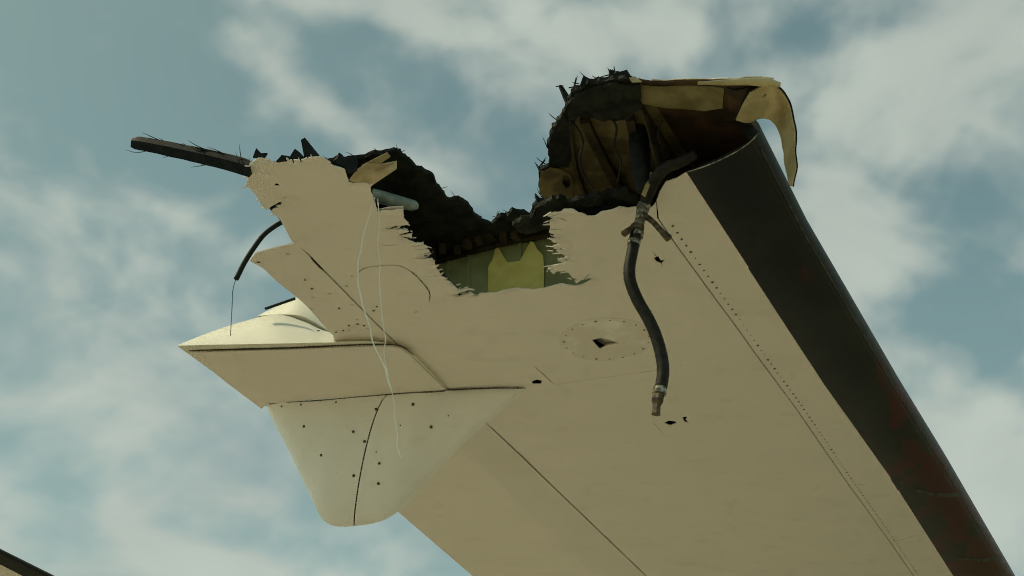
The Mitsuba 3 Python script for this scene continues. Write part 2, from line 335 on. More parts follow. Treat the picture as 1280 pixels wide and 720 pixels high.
fw = [(x + 0.003, y) for x, y in RIVET] + SLATIN[::-1] + ragged([(0.995,5.596),(0.947,5.651),(0.887,5.69),(0.865,5.788),(0.851,5.879)], 0.004, 0.02, 4)[:-1]
joints = [slit([(3.179,10.614),(3.243,10.573),(3.317,10.573)], 0.010), slit([(3.988,12.262),(4.092,12.156),(4.205,12.027)], 0.012)]
obj('forward_panel', sheet(fw, 0.006, joints, -0.003, 0.10, wavy), 'wing_paint', W)
# rivets along the forward panel, and the ring round the access cover
rv = []
R0 = np.array(smooth_line(RIVET[1:], 30)); seg = np.r_[0, np.cumsum(np.linalg.norm(np.diff(R0, axis=0), axis=1))]
for s in np.arange(0.10, seg[-1], 0.085):
    q = (np.interp(s, seg, R0[:, 0]), np.interp(s, seg, R0[:, 1])); r = rng.choice((0.0105, 0.009, 0.0075, 0.0055))
    rv.append(sheet(ellipse((q[0] + 0.055, q[1] - 0.01), r, r, 8), 0.003, z=-0.0055, refine=1, warp=wavy))
obj('rivet_row', rv, 'fastener', W, False, kind='stuff', label='row of dark rivets along the forward panel joint')
cc = ((COVER[1][0] + COVER[2][0]) / 2, COVER[0][1]); cr = (COVER[2][0] - COVER[1][0]) / 2
scoop = SCOOP
cov = obj('access_cover', sheet(ellipse(cc, cr + 0.035, cr + 0.035, 48), 0.002, [scoop], -0.0025, 0.1, wavy), 'worn_paint', W, label='round riveted access cover with a dark drain hole')
def ramp(x, y): t = np.clip((SCOOP[3][0] - x) / (SCOOP[3][0] - SCOOP[0][0]), -.2, 1.1); return 0.002 + 0.12 * np.clip(t, 0, 2) ** 1.3
obj('scoop_ramp', sheet([(SCOOP[0][0] - .02, SCOOP[1][1] - .05), (SCOOP[3][0] + .02, SCOOP[1][1] - .05), (SCOOP[3][0] + .02, SCOOP[5][1] + .05), (SCOOP[0][0] - .02, SCOOP[5][1] + .05)], 0.003, (), 0.008, 0.03, lambda x, y: ramp(x, y) + wavy(x, y)), 'wing_paint', cov, 30)
rr = []
for k in range(19):
    a = 2 * math.pi * (k + 0.3) / 19; r = (0.0075, 0.010, 0.006, 0.009)[k % 4]
    rr.append(sheet(ellipse((cc[0] + cr * math.cos(a), cc[1] + cr * math.sin(a)), r, r, 8), 0.003, z=-0.005, refine=1, warp=wavy))
obj('rivet_ring', rr, 'worn_fastener', cov, False, kind='stuff')

# outboard flap stub, left of the gap, between the tear and the fairing
stub = [(x - 0.006, y) for x, y in GAP[:5]] + [(-0.785,9.022),(-1.3,8.414),(-1.293,7.868),(-1.282,7.604),(-1.298,7.555),(-1.366,7.306),(-1.399,7.191),(-1.457,7.036),(-1.548,6.844),(-1.612,6.669),(-1.683,6.575),(-1.629,6.482),(-1.486,6.414),(-1.384,6.377)]
SH = [(-1.629,6.589),(-1.423,6.491),(-1.375,7.53),(-1.375,7.214),(-1.206,6.73),(-1.093,7.158),(-1.221,7.003),(-1.345,7.047),(-1.396,7.604),(-1.347,7.616),(-1.159,7.53),(-1.02,7.506),(-1.079,7.376)]
obj('flap_stub', sheet(stub, 0.008, [ellipse(s, 0.016, 0.007, 8, .1) for s in SH] + [slit([(-1.286,6.53),(-1.25,6.639),(-1.206,6.73)], 0.02)], 0.001, 0.10, wavy), 'flap_paint', W)
obj('dark_backing', sheet(ragged([(-1.471,5.569),(-1.404,5.523),(-1.344,5.569),(-1.263,5.546),(-1.176,5.515),(-1.085,5.507),(-1.045,5.546),(-0.966,5.647),(-0.951,5.751),(-0.878,5.767),(-0.829,5.833),(-0.819,6.019),(-0.69,6.214),(-0.606,6.427),(-0.513,6.652),(-0.425,6.878),(-0.35,7.017)] , .004, .02, 15)+ [(-0.379,7.779),(-0.737,8.314),(-1.159,7.716),(-1.312,7.472),(-1.416,7.115),(-1.554,6.805),(-1.647,6.592),(-1.498,6.475),(-1.372,6.418),(-1.371,6.343),(-1.419,6.124),(-1.48,5.95),(-1.529,5.8)], 0.02, (), 0.024, 0.1, wavy), 'composite', W)  # unseen black sheet added so holes and slits look dark instead of showing sky
# inboard flap, beyond the fairing
TE = [(-1.455,10.289),(-1.127,11.342),(-0.456,13.5),(0.55,16.737)]
CR = [(-0.623,9.054),(-0.399,9.613),(0,10.635),(1.1,13.563),(2.32,16.828)]
G2 = [(x - 0.010, y) for x, y in GAP[4:]]
G2 = smooth_line(G2, 6); CR2 = smooth_line(CR, 6); TE2 = smooth_line(TE, 6); N = 24
def rs(L, n):
    L = np.array(L); s = np.r_[0, np.cumsum(np.linalg.norm(np.diff(L, axis=0), axis=1))]; t = np.linspace(0, s[-1], n)
    return np.stack([np.interp(t, s, L[:, 0]), np.interp(t, s, L[:, 1])], 1)
a, b, c = rs(G2, N), rs(CR2, N), rs(TE2, N)
sec = []
for i in range(N):
    g = a[i]; ts = [(g, 0.0), (g * .5 + b[i] * .5, -0.034), (b[i], -0.065), (b[i] * .97 + c[i] * .03, -0.066), (b[i] * .5 + c[i] * .5, -0.035), (c[i], 0.004), (c[i] + [.0, 0], 0.03), (b[i], 0.16), (g, 0.30)]
    sec.append([(p[0], p[1], z) for p, z in ts])
obj('flap', loft(sec, close=True), 'flap_paint', W, 20)

# ---- upper skin, seen from inside: three torn pieces
EDGE_A = [(-1.156,6.003),(-1.098,6.005),(-1.062,5.956),(-1.033,5.993),(-0.984,5.993),(-0.91,5.99),(-0.845,5.969),(-0.781,5.964),(-0.726,5.946),(-0.689,5.972),(-0.662,6.064),(-0.629,6.094),(-0.6,6.173),(-0.556,6.205),(-0.505,6.272),(-0.489,6.36),(-0.461,6.417),(-0.439,6.49),(-0.41,6.54),(-0.352,6.542),(-0.307,6.586),(-0.276,6.637),(-0.237,6.763),(-0.201,6.817),(-0.142,6.86),(-0.119,6.822),(-0.097,6.773),(-0.075,6.735),(-0.043,6.757),(0,6.71),(0.054,6.723),(0.119,6.756),(0.154,6.632),(0.191,6.586)]
EDGE_B = [(0.191,6.586),(0.216,6.54),(0.187,6.437),(0.168,6.265),(0.182,6.178),(0.242,6.138),(0.219,6.044),(0.207,5.944),(0.224,5.847),(0.263,5.715),(0.302,5.597),(0.289,5.5),(0.27,5.375),(0.295,5.418),(0.316,5.487),(0.332,5.42),(0.351,5.353),(0.386,5.316),(0.433,5.276),(0.494,5.25),(0.546,5.226),(0.543,5.181),(0.588,5.188),(0.63,5.159),(0.66,5.199),(0.715,5.227)]
EDGE_C = [(0.715,5.227),(0.782,5.231),(0.857,5.225),(0.93,5.181),(1.011,5.141),(1.092,5.108),(1.157,5.01),(1.236,4.98),(1.32,4.977),(1.399,4.99)]
YR = 17.5
def lumpy(x, y):
    p = np.column_stack([np.ravel(x), np.ravel(y), 0 * np.ravel(x)])
    return zu(x, y) + (meshkit.fbm(p * 9.0, 3, 2) - 0.5) * 0.05
def under(drop): return lambda x, y: zu(x, y) - drop
pA, pC = EDGE_B[0], EDGE_C[0]
sB = (pA[0] + (YR - pA[1]) * 0.50, YR); sC = (pC[0] + (YR - pC[1]) * 0.5, YR)
polyA = ragged(EDGE_A, 0.012, 0.02, 11) + [(sB[0] - .004, YR), (xte(YR) + .2, YR), (xte(9.6) + .25, 9.6), (-0.95, 8.2), (-1.3, 7.0), (-1.2, 6.3)]
RIM2 = [(0.729,5.365),(0.642,5.412),(0.531,5.448),(0.441,5.497),(0.377,5.608),(0.347,5.768),(0.315,5.932),(0.289,6.064),(0.283,6.157),(0.254,6.216),(0.226,6.321),(0.235,6.448),(0.263,6.543),(0.266,6.619),(0.193,6.711)]
polyB = ragged([pA] + RIM2[::-1] + [pC], 0.006, 0.02, 12) + [(sC[0] - .004, YR), sB]
polyC = ragged(EDGE_C, 0.003, 0.03, 13) + [(xle(5.1) - .03, 5.1), (xle(5.5) - .04, 5.5), (xle(5.8) - .12, 5.8), (xle(YR) - .5, YR), sC]
obj('upper_skin', sheet(polyA, 0.03, (), 0.0, 0.06, lumpy), 'composite', W, label='black charred torn edge of the upper skin')
obj('upper_skin', sheet(polyB, 0.02, (), 0.0, 0.08, under(0)), 'brown_primer', W, label='brown underside of the torn upper skin')
obj('upper_skin', sheet(polyC, 0.010, (), 0.0, 0.08, under(0)), 'red_brown', W, label='reddish brown inside of the leading edge skin')
rim = EDGE_C[1:] + [(xle(5.1) - .06, 5.12), (EDGE_C[1][0], EDGE_C[1][1] + 0.12)]
obj('skin_rim', sheet([(x, y - .006) for x, y in rim], 0.005, (), 0.0115, 0.08, under(0)), 'cone_paint', W, label='pale torn rim of the leading edge skin')
obj('edge_doubler', sheet(ragged([(0.719,5.265),(0.852,5.257),(1.017,5.181),(1.157,5.126)], .004, .03, 5) + [(1.185,5.34),(1.095,5.419),(0.965,5.45),(0.875,5.459),(0.735,5.435)], 0.008, (), 0.0, 0.06, under(0.012)), 'olive_primer', W, label='olive edge strip inside the leading edge skin')
obj('edge_doubler', sheet([(1.163,5.092),(1.286,5.023),(1.38,5.023),(1.375,5.091),(1.28,5.235),(1.228,5.365)], 0.006, (), 0.0, 0.06, under(0.012)), 'red_brown', W)
# bent pieces at the torn edge of the box
obj('bent_flange', sheet(ragged([(0.182,6.187),(0.242,6.147),(0.303,6.167),(0.366,6.222),(0.398,6.366),(0.39,6.55),(0.318,6.593),(0.227,6.55),(0.176,6.409)], .006, .02, 6), 0.008, [[(0.321,6.246),(0.345,6.212),(0.373,6.275),(0.377,6.356),(0.352,6.382),(0.324,6.326)]], 0.0, 0.05, under(0.05)), 'brown_primer', W, label='bent brown flange with a round hole')
obj('bent_flange', sheet(ragged([(0.307,5.605),(0.347,5.665),(0.368,5.826),(0.369,6.051),(0.354,6.17),(0.262,6.13),(0.221,5.944),(0.242,5.8)], .006, .02, 7), 0.01, (), 0.0, 0.05, under(0.035)), 'black_strip', W)
obj('crumpled_edge', sheet(ragged([(0.317,5.503),(0.366,5.366),(0.452,5.288),(0.56,5.231),(0.717,5.242),(0.736,5.443),(0.671,5.537),(0.564,5.59),(0.461,5.593),(0.386,5.59),(0.342,5.657)], .014, .02, 8), 0.02, (), 0.0, 0.03, lambda x, y: lumpy(x, y) - 0.055), 'composite', W, label='black crumpled rim of the broken box')

def beam(line, w, h, drop):
    L = np.array(smooth_line(line, 5)); d = np.gradient(L, axis=0); d /= np.linalg.norm(d, axis=1, keepdims=True); n = np.stack([-d[:, 1], d[:, 0]], 1)
    sec = []
    for p, q in zip(L, n):
        z = float(zu(p[0], p[1])) - drop; a, b = p + q * w / 2, p - q * w / 2
        sec.append([(a[0], a[1], z), (a[0], a[1], z - h), (b[0], b[1], z - h), (b[0], b[1], z)])
    return loft(sec, close=True)
RIM = [(0.154,6.632),(0.191,6.586),(0.216,6.54),(0.187,6.437),(0.168,6.265),(0.182,6.178),(0.242,6.138),(0.219,6.044),(0.207,5.944),(0.224,5.847),(0.263,5.715),(0.302,5.597),(0.312,5.512),(0.351,5.353),(0.433,5.276),(0.494,5.25),(0.546,5.226),(0.66,5.199),(0.715,5.227)]
obj('torn_rim', sheet(ragged(RIM, .016, .02, 16) + ragged(RIM2, .016, .02, 17), 0.03, (), 0.0, 0.04, lambda x, y: lumpy(x, y) - 0.03), 'composite', W, label='ragged black rim round the brown torn opening')
obj('crushed_rib_cap', sheet(ragged([(0,6.273),(0.099,6.182),(0.156,6.094),(0.241,5.99),(0.347,5.99),(0.454,5.931),(0.572,5.906),(0.69,5.889),(0.762,5.956),(0.785,6.147)], .018, .02, 18) + [(0.77,6.2),(0.249,6.291),(0.05,6.347)], 0.03, (), 0.0, 0.04, lambda x, y: .07 + (meshkit.fbm(np.column_stack([x, y, 0 * x]) * 12.0, 3, 8) - .5) * .10), 'composite', W)
obj('stringer', beam([(0.427,5.65),(0.555,6.017),(0.726,6.474),(1.1,7.434)], 0.055, 0.05, 0.004), 'dark_brown', W, False)
obj('stringer', beam([(0.687,5.559),(0.754,5.885),(0.809,6.204),(1.112,7.057)], 0.05, 0.06, 0.004), 'dark_brown', W, False)
obj('stringer', beam([(0.348,5.699),(0.377,6.006),(0.419,6.269),(0.536,6.691)], 0.02, 0.04, 0.004), 'dark_brown', W, False)

# rib with its green web, a yellow plate standing in for its sunlit patch, and the flange along its top
RA, RB = np.array([(-0.538,7.263),(0.189,7.054)])
ru = (RB - RA) / np.linalg.norm(RB - RA)
r0, r1 = -0.35, 1.5
zt = [(s, float(zu(*(RA + ru * s))) - 0.006) for s in np.linspace(r1, r0, 12)]
rib = obj('rib', plate([(r0, 0.008), (r1, 0.008)] + zt, 0.006, RA, ru), 'green_primer', W, False, label='green primed rib web inside the torn opening')
patch_outline = [(0.397,0.052),(0.394,0.283),(0.429,0.348),(0.445,0.424),(0.469,0.433),(0.504,0.355),(0.533,0.298),(0.625,0.296),(0.672,0.392),(0.704,0.445),(0.729,0.421),(0.746,0.373),(0.788,0.314),(0.795,0.216),(0.79,0.028)]
obj('sunlit_patch', plate(patch_outline, 0.006, RA + np.array([-ru[1], ru[0]]) * -0.02, ru), 'sunlit_yellow', rib, False, label='yellow two-peaked plate standing in for sunlight on the rib web')
for s_ in (0.10, 0.25, 0.62):
    p = RA + ru * s_ + np.array([ru[1], -ru[0]]) * 0.0; zt_ = float(zu(*p)) - .02
    obj('stiffener', plate([(-.012, .01), (.012, .01), (.012, zt_), (-.012, zt_)], 0.018, p + np.array([ru[1], -ru[0]]) * 0.002, ru), 'green_primer', rib, False)
rvs = []
for s_ in np.arange(-.1, .9, .045):
    p = RA + ru * s_; rvs.append(plate(ellipse((0, float(zu(*p)) - .05), .006, .006, 8), 0.004, p + np.array([ru[1], -ru[0]]) * 0.004, ru))
obj('rivets', rvs, 'green_primer', rib, False, kind='stuff')
fl = []
for s in np.linspace(0.0, 1.0, 12):
    p = RA + ru * s; fl.append([(p[0] + q[0] * w, p[1] + q[1] * w, float(zu(*p)) + dz) for q, w, dz in ((ru[::-1] * [1, -1], .0, -.012), (ru[::-1] * [1, -1], .06, -.012), (ru[::-1] * [1, -1], .06, -.035), (ru[::-1] * [1, -1], .05, -.035), (ru[::-1] * [1, -1], .05, -.018), (ru[::-1] * [1, -1], .0, -.018))])
obj('flange', loft(fl, close=True), 'dark_brown', rib, False)
g = random.Random(5)
for k in range(9):
    s = 0.03 + k * 0.085; o = 0.12 + 0.08 * g.random(); p = RA + ru * s + np.array([ru[1], -ru[0]]) * o; z = float(zu(*p))
    h = 0.03 + 0.03 * g.random()
    m = trimesh.creation.box((0.045, 0.07, h)); m.apply_transform(trimesh.transformations.rotation_matrix(math.atan2(ru[1], ru[0]) + g.uniform(-.3, .3), (0, 0, 1))); m.apply_translation((p[0], p[1], z - h / 2 - 0.002))
    obj('cleat', m, 'dark_brown', W, False)

# front spar and the dark duct that stands at its torn end
SP = np.array([(0.736,5.443)][0]); sd = np.array([0.447, 0.894])
obj('front_spar', plate([(0.02, 0.30), (0.10, 0.22), (0.16, 0.10), (0.42, 0.008), (9.0, 0.008), (9.0, 0.7), (4.5, float(zu(*(SP + sd * 4.5)))), (2, float(zu(*(SP + sd * 2)))), (0.0, float(zu(*SP)) - .004)], 0.01, SP, sd), 'dark_brown', W, False)
obj('duct', tube([(0.755,5.72,0.512),(0.752,5.72,0.286),(0.758,5.74,0.098),(0.774,5.78,-0.017)], [0.055, 0.06, 0.055, 0.045], 12), 'black_strip', W, True)
obj('rear_spar', plate([(0, 0.008), (9.5, 0.008), (9.5, .5), (4, float(zu(1.0, 11.2))), (0, float(zu(-0.6, 7.3)))], 0.008, (-0.62, 7.55), (0.36, 0.93)), 'dark_brown', W, False)

# ---- leading edge slat
A = np.array([(0.995,5.596),(1.306,6.224),(1.819,7.237),(2.415,8.414),(3.175,9.83),(5.038,13.5),(7.967,19.252)])
B = np.array([(1.397,5.403,0.16),(1.883,6.408,0.17),(2.442,7.468,0.18),(3.159,8.835,0.2),(4.092,10.568,0.22),(6.09,14.344,0.25),(9.559,20.915,0.28)])
def slat_at(v):
    i = min(int(v), 5); t = v - i
    return A[i] * (1 - t) + A[i + 1] * t, B[i] * (1 - t) + B[i + 1] * t
PROF = [(0, 0), (.12, .01), (.3, .06), (.5, .17), (.68, .32), (.80, .47), (.86, .57), (.92, .70), (.97, .84), (.995, .96), (1.0, 1.05), (.985, 1.25), (.94, 1.5), (.85, 1.75), (.7, 2.0), (.5, 2.2), (.2, 2.4), (-.1, 2.55)]
def slat_sec(v, lo, hi, out=0.0, thick=0.006):
    a, b = slat_at(v); w = b[:2] - a; L = np.linalg.norm(w); pr = np.array(PROF[lo:hi]) * [L, b[2]]
    full = np.array(PROF) * [L, b[2]]
    d = np.gradient(full, axis=0)[lo:hi]; d /= np.linalg.norm(d, axis=1, keepdims=True); n = np.stack([d[:, 1], -d[:, 0]], 1)
    def p3(q): return np.column_stack([a + q[:, :1] / L * w, q[:, 1] - 0.004])
    return np.vstack([p3(pr + n * out), p3(pr + n * (out - thick))[::-1]])
V = np.linspace(0, 6, 37)
def shell(lo, hi, vs=V, out=0.0, thick=0.006): return loft([slat_sec(v, lo, hi, out, thick) for v in vs], close=True)
sl = obj('slat', shell(0, 7), 'slat_paint', W, 25, label='black leading edge slat with a red reflection painted into its colour')
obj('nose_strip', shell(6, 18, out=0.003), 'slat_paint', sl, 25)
for v in (4.18, 4.74, 5.3):
    obj('seam_strip', shell(2 if v < 5 else 3, 9, np.linspace(v, v + 0.025, 3), 0.006, 0.003), 'seam', sl, 25)
NL = [tuple(slat_sec(v, 0, 9, 0.004)[7 if v < 9 else 6]) for v in np.linspace(0.1, 6, 60)]
obj('seam_strip', tube(NL, 0.006, 6, 2), 'seam', sl)
obj('cut_edge', tube([tuple(q) for q in slat_sec(0.0, 0, 9, 0.002)[:9]], 0.004, 6, 3), 'steel', sl)

# ---- strip of leading edge skin that has peeled off and hangs in front of the slat
eo = np.array(smooth_line([(1.271,5.02,0.1),(1.373,5,0.133),(1.425,5,0.105),(1.461,5.02,0.046),(1.483,5.06,-0.051),(1.489,5.1,-0.179),(1.488,5.14,-0.295),(1.473,5.2,-0.381)], 6))
ei = np.array(smooth_line([(1.243,5.3,0.136),(1.312,5.3,0.114),(1.377,5.3,0.147),(1.438,5.3,0.131),(1.473,5.3,0.048),(1.476,5.28,-0.087),(1.468,5.26,-0.235),(1.471,5.22,-0.362)], 6))
def strip(off, thick, grow=0.0):
    S = []
    for k in range(len(eo)):
        p, q = eo[k] - (ei[k] - eo[k]) * grow, ei[k] + (ei[k] - eo[k]) * grow
        t = eo[min(k + 1, len(eo) - 1)] - eo[max(k - 1, 0)]; n = np.cross(t, q - p); n /= np.linalg.norm(n) + 1e-9
        c = n * 0.035 * math.exp(-((k - 14) / 10.0) ** 2)
        row = [p, p * .7 + q * .3 + c, p * .35 + q * .65 + c * 1.1, q]
        row = [r + n * (meshkit.fbm(np.array([r]) * 9.0, 2, 3)[0] - .5) * .022 for r in row]
        S.append([r + n * off for r in row] + [r + n * (off + thick) for r in row[::-1]])
    return loft(S, close=True)
st = obj('peeled_strip', strip(0.0, 0.006), 'bare_strip', W, 40, label='peeled olive strip of skin curling down past the leading edge')
obj('folded_edge', tube([(0.995,5.02,0.165),(1.132,5,0.154),(1.253,4.97,0.135),(1.347,4.96,0.121),(1.421,4.97,0.113)], [.008, .016, .02, .026, .014], 8), 'bare_strip', st, True)
obj('outer_layer', strip(0.006, 0.006, 0.03), 'black_strip', st, 40)

# ---- black splintered strip and shards at the outer rear corner
sp = [(-1.482,5.55,-0.016),(-1.591,5.55,0.023),(-1.753,5.54,0.063),(-1.938,5.53,0.104),(-2.1,5.52,0.136),(-2.175,5.52,0.147)]
ts = obj('splintered_strip', loft([[(x, y, z + h * .5), (x + .004, y - .02, z), (x, y, z - h * .5), (x, y + .05, z)] for (x, y, z), h in zip(smooth_line(sp, 5), np.interp(np.linspace(0, 1, 26), [0, .1, .5, .9, 1], [.115, .12, .105, .095, .06]) + np.array([.006 * (rng.random() - .5) for _ in range(26)]))], close=True), 'black_strip', W, False, label='long black splintered strip sticking out past the torn corner')
fr = needles(18, [(x, y, z + .045) for x, y, z in smooth_line(sp, 5)[:-7]], 0.0036, 0.13, 3, 0.16, (-0.95, 0, 0.32)) + needles(6, [(x, y, z - .04) for x, y, z in smooth_line(sp, 5)], 0.0032, 0.10, 4, 0.2, (-0.9, 0, 0.1)) + needles(9, [(x, y, z) for x, y, z in smooth_line(sp, 5)[:5]], 0.004, 0.14, 5, 0.5, (-0.5, 0, 0.8))
obj('fibre', fr, 'cable', ts, False, kind='stuff')
def shard(px, thick=0.012): return px
for poly in ([(-1.175,5.5,0.026),(-1.203,5.5,0.144),(-1.182,5.5,0.161),(-1.125,5.5,0.087),(-1.085,5.5,0.037)], [(-1.329,5.5,-0.008),(-1.302,5.5,0.037),(-1.256,5.5,0.031),(-1.234,5.5,0.087),(-1.205,5.5,0.065),(-1.17,5.5,0.026)],
             [(-1.464,5.5,0.026),(-1.452,5.5,0.087),(-1.421,5.5,0.054),(-1.386,5.5,0.059),(-1.4,5.5,0.026)], [(-1.018,5.6,0.054),(-0.994,5.6,0.11),(-0.957,5.6,0.099),(-0.916,5.6,0.105),(-0.887,5.6,0.082),(-0.887,5.6,0.014),(-0.931,5.6,-0.008),(-0.961,5.6,0.031)]):
    P3 = np.array(poly); o = P3.mean(0)
    obj('torn_shard', plate([(p[0] - o[0], p[2]) for p in P3], 0.015, (o[0], o[1] + .01), (1, 0.12)), 'black_strip', W, False)

for poly in ([(0.54,5.26,0.399),(0.547,5.26,0.451),(0.578,5.26,0.434),(0.615,5.26,0.446),(0.647,5.26,0.463),(0.676,5.26,0.405),(0.647,5.26,0.37),(0.585,5.26,0.382)], [(0.319,5.56,0.451),(0.275,5.56,0.589),(0.294,5.56,0.589),(0.344,5.56,0.499)],
             [(0.164,6.6,0.446),(0.149,6.6,0.529),(0.186,6.6,0.491),(0.223,6.6,0.523),(0.233,6.6,0.446)], [(0.38,5.31,0.383),(0.4,5.31,0.447),(0.44,5.31,0.418),(0.492,5.31,0.459),(0.508,5.31,0.406),(0.443,5.31,0.371)]):
    P3 = np.array(poly); o = P3.mean(0)
    obj('torn_shard', plate([(p[0] - o[0], p[2]) for p in P3], 0.02, (o[0], o[1] + .01), (1, 0.2)), 'black_strip', W, False)
for poly in ([(0.643,5.15,0.302),(0.675,5.15,0.319),(0.718,5.15,0.29),(0.682,5.15,0.279),(0.66,5.15,0.273)], [(0.818,5.6,0.477),(0.866,5.6,0.501),(0.877,5.6,0.447),(0.829,5.6,0.424)], [(0.766,5.7,-0.027),(0.797,5.7,0.029),(0.804,5.7,0.075),(0.822,5.7,0.058),(0.794,5.7,-0.027),(0.762,5.7,-0.111),(0.739,5.7,-0.099)]):
    P3 = np.array(poly); o = P3.mean(0)
    obj('skin_scrap', plate([(p[0] - o[0], p[2]) for p in P3], 0.006, (o[0], o[1]), (1, 0.3)), 'bare_strip', W, False)
for k, q in enumerate(([(0.332,5.5,0.292),(0.383,5.6,0.312),(0.416,5.65,0.245),(0.393,5.7,0.155),(0.429,5.8,0.1),(0.482,5.85,0.055)], [(0.599,5.45,0.381),(0.582,5.55,0.355),(0.612,5.6,0.312),(0.603,5.7,0.259),(0.641,5.75,0.174),(0.626,5.85,0.101)], [(0.866,5.5,0.292),(0.839,5.55,0.216),(0.873,5.6,0.15),(0.859,5.7,0.132)])):
    obj('loose_wire', tube(q, 0.007, 6, 4), 'rubber', W, True)
# bent tab of skin and the grey-green tube in the rear part of the break
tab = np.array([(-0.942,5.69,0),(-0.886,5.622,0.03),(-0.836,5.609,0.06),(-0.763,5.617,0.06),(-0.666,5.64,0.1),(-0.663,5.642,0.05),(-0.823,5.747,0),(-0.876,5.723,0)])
def fan(P3, thick):
    c = P3.mean(0); n = len(P3); dz = np.array([0, 0.0, thick]); v = np.vstack([P3, c[None], P3 + dz, (c + dz)[None]]); f = []
    for i in range(n):
        j = (i + 1) % n; f += [(i, n, j), (n + 1 + i, n + 1 + j, 2 * n + 1), (i, j, n + 1 + j), (i, n + 1 + j, n + 1 + i)]
    return trimesh.Trimesh(v, f, process=False)
tb = obj('bent_tab', fan(tab, 0.006), 'shaded_tab_paint', W, False, label='bent beige tab of skin beside the black torn edge')
obj('flange', fan(np.array([(-0.873,5.68,0.1),(-0.807,5.652,0.12),(-0.721,5.61,0.14),(-0.702,5.621,0.12),(-0.75,5.648,0.1),(-0.842,5.709,0.07)]), 0.005), 'olive_primer', tb, False)
tu = obj('tube', tube([(-0.877,6.18,0.241),(-0.808,6.2,0.231),(-0.701,6.24,0.222),(-0.619,6.28,0.224),(-0.595,6.3,0.22)], [0.04, 0.042, 0.04, 0.034, 0.012], 14), 'teal_tube', W, True, label='grey-green tube end in the rear of the break')
obj('bracket', fan(np.array([(-0.806,5.995,0.004),(-0.737,5.978,0.01),(-0.651,5.977,0.015),(-0.658,6.125,0.015),(-0.724,6.162,0.01),(-0.795,6.082,0.004)]), 0.004), 'wing_paint', W, False)

# ---- drooping fairing under the trailing edge
F = obj('fairing', loft([[ (x, y, z) for x, y, z in row] for row in zip(*[smooth_line(c, 5) for c in (
        [(-2.413,7.708,-0.03),(-2.191,7.695,-0.03),(-1.959,7.686,-0.03),(-1.698,7.676,-0.03),(-1.495,7.666,-0.03),(-1.31,7.657,-0.03),(-0.975,7.645,-0.03),(-0.755,7.771,-0.03)],
        [(-2.412,7.727,-0.03),(-2.298,8.019,-0.03),(-2.185,8.308,-0.03),(-2.008,8.751,-0.03),(-1.768,8.644,-0.03),(-1.511,8.614,-0.03),(-1.062,8.525,-0.03),(-0.519,8.408,-0.03)],
        [(-2.618,8.4,0.334),(-2.446,8.5,0.486),(-2.201,8.55,0.615),(-1.928,8.6,0.716),(-1.694,8.6,0.649),(-1.478,8.6,0.553),(-1.087,8.5,0.464),(-0.568,8.5,0.215)],
        [(-2.461,7.86,0.052),(-2.288,7.95,0.196),(-2.055,7.98,0.307),(-1.789,7.98,0.376),(-1.572,7.98,0.314),(-1.372,7.98,0.225),(-1.021,7.98,0.191),(-0.719,8,0.121)],
        [(-2.455,7.83,0.034),(-2.273,7.88,0.112),(-2.019,7.88,0.166),(-1.757,7.88,0.219),(-1.547,7.88,0.199),(-1.352,7.88,0.139),(-1.006,7.88,0.112),(-0.757,7.9,0.056)])])], close=True), 'cone_paint', W, 50, label='pale fairing tail cone drooping behind the torn flap stub')
obj('upper_lobe', loft([[(x, y, z) for x, y, z in row] for row in zip(*[smooth_line(c, 5) for c in (
        [(-1.956,8.1,0.421),(-1.781,8.1,0.393),(-1.591,8.1,0.323),(-1.39,8.1,0.254)], [(-1.944,8.05,0.401),(-1.768,8.02,0.398),(-1.579,8,0.366),(-1.369,8,0.236)],
        [(-1.951,8.1,0.435),(-1.798,8.12,0.538),(-1.643,8.12,0.609),(-1.394,8.12,0.602)], [(-2.016,8.4,0.592),(-1.859,8.4,0.687),(-1.699,8.4,0.761),(-1.441,8.4,0.753)])])], close=True), 'cone_paint', F, 50)
obj('floor_panel', sheet(smooth_line([(-2.349,7.803),(-1.977,7.78),(-1.625,7.758),(-1.273,7.727),(-0.981,7.708),(-0.821,7.727),(-0.739,7.861)], 3) + [(-0.617,8.183),(-0.514,8.437),(-0.935,8.503),(-1.511,8.614),(-1.932,8.682),(-2.004,8.797),(-2.185,8.308)], 0.006, (), -0.039, 0.2, lambda x, y: 0 * x), 'wing_paint', F, 30)
def bead(line, w, z, h=0.004):
    return sheet(slit(line, w), h, z=z)
seals = [bead([(-2.35,7.781),(-1.973,7.758),(-1.621,7.737),(-1.269,7.703),(-0.979,7.682),(-0.808,7.701),(-0.72,7.848)], 0.013, -0.037), bead([(-1.934,8.693),(-1.512,8.623),(-0.936,8.51),(-0.521,8.452)], 0.014, -0.046), bead([(-0.574,8.512),(-0.342,8.48),(-0.124,8.461),(0.106,8.465)], 0.015, -0.014)]
for s in seals: obj('seal', s, 'sealant', F, False)
obj('rod', tube([(-1.861,7.9,0.38),(-1.75,7.9,0.425),(-1.64,7.9,0.47)], 0.011, 8), 'cable', F, True)

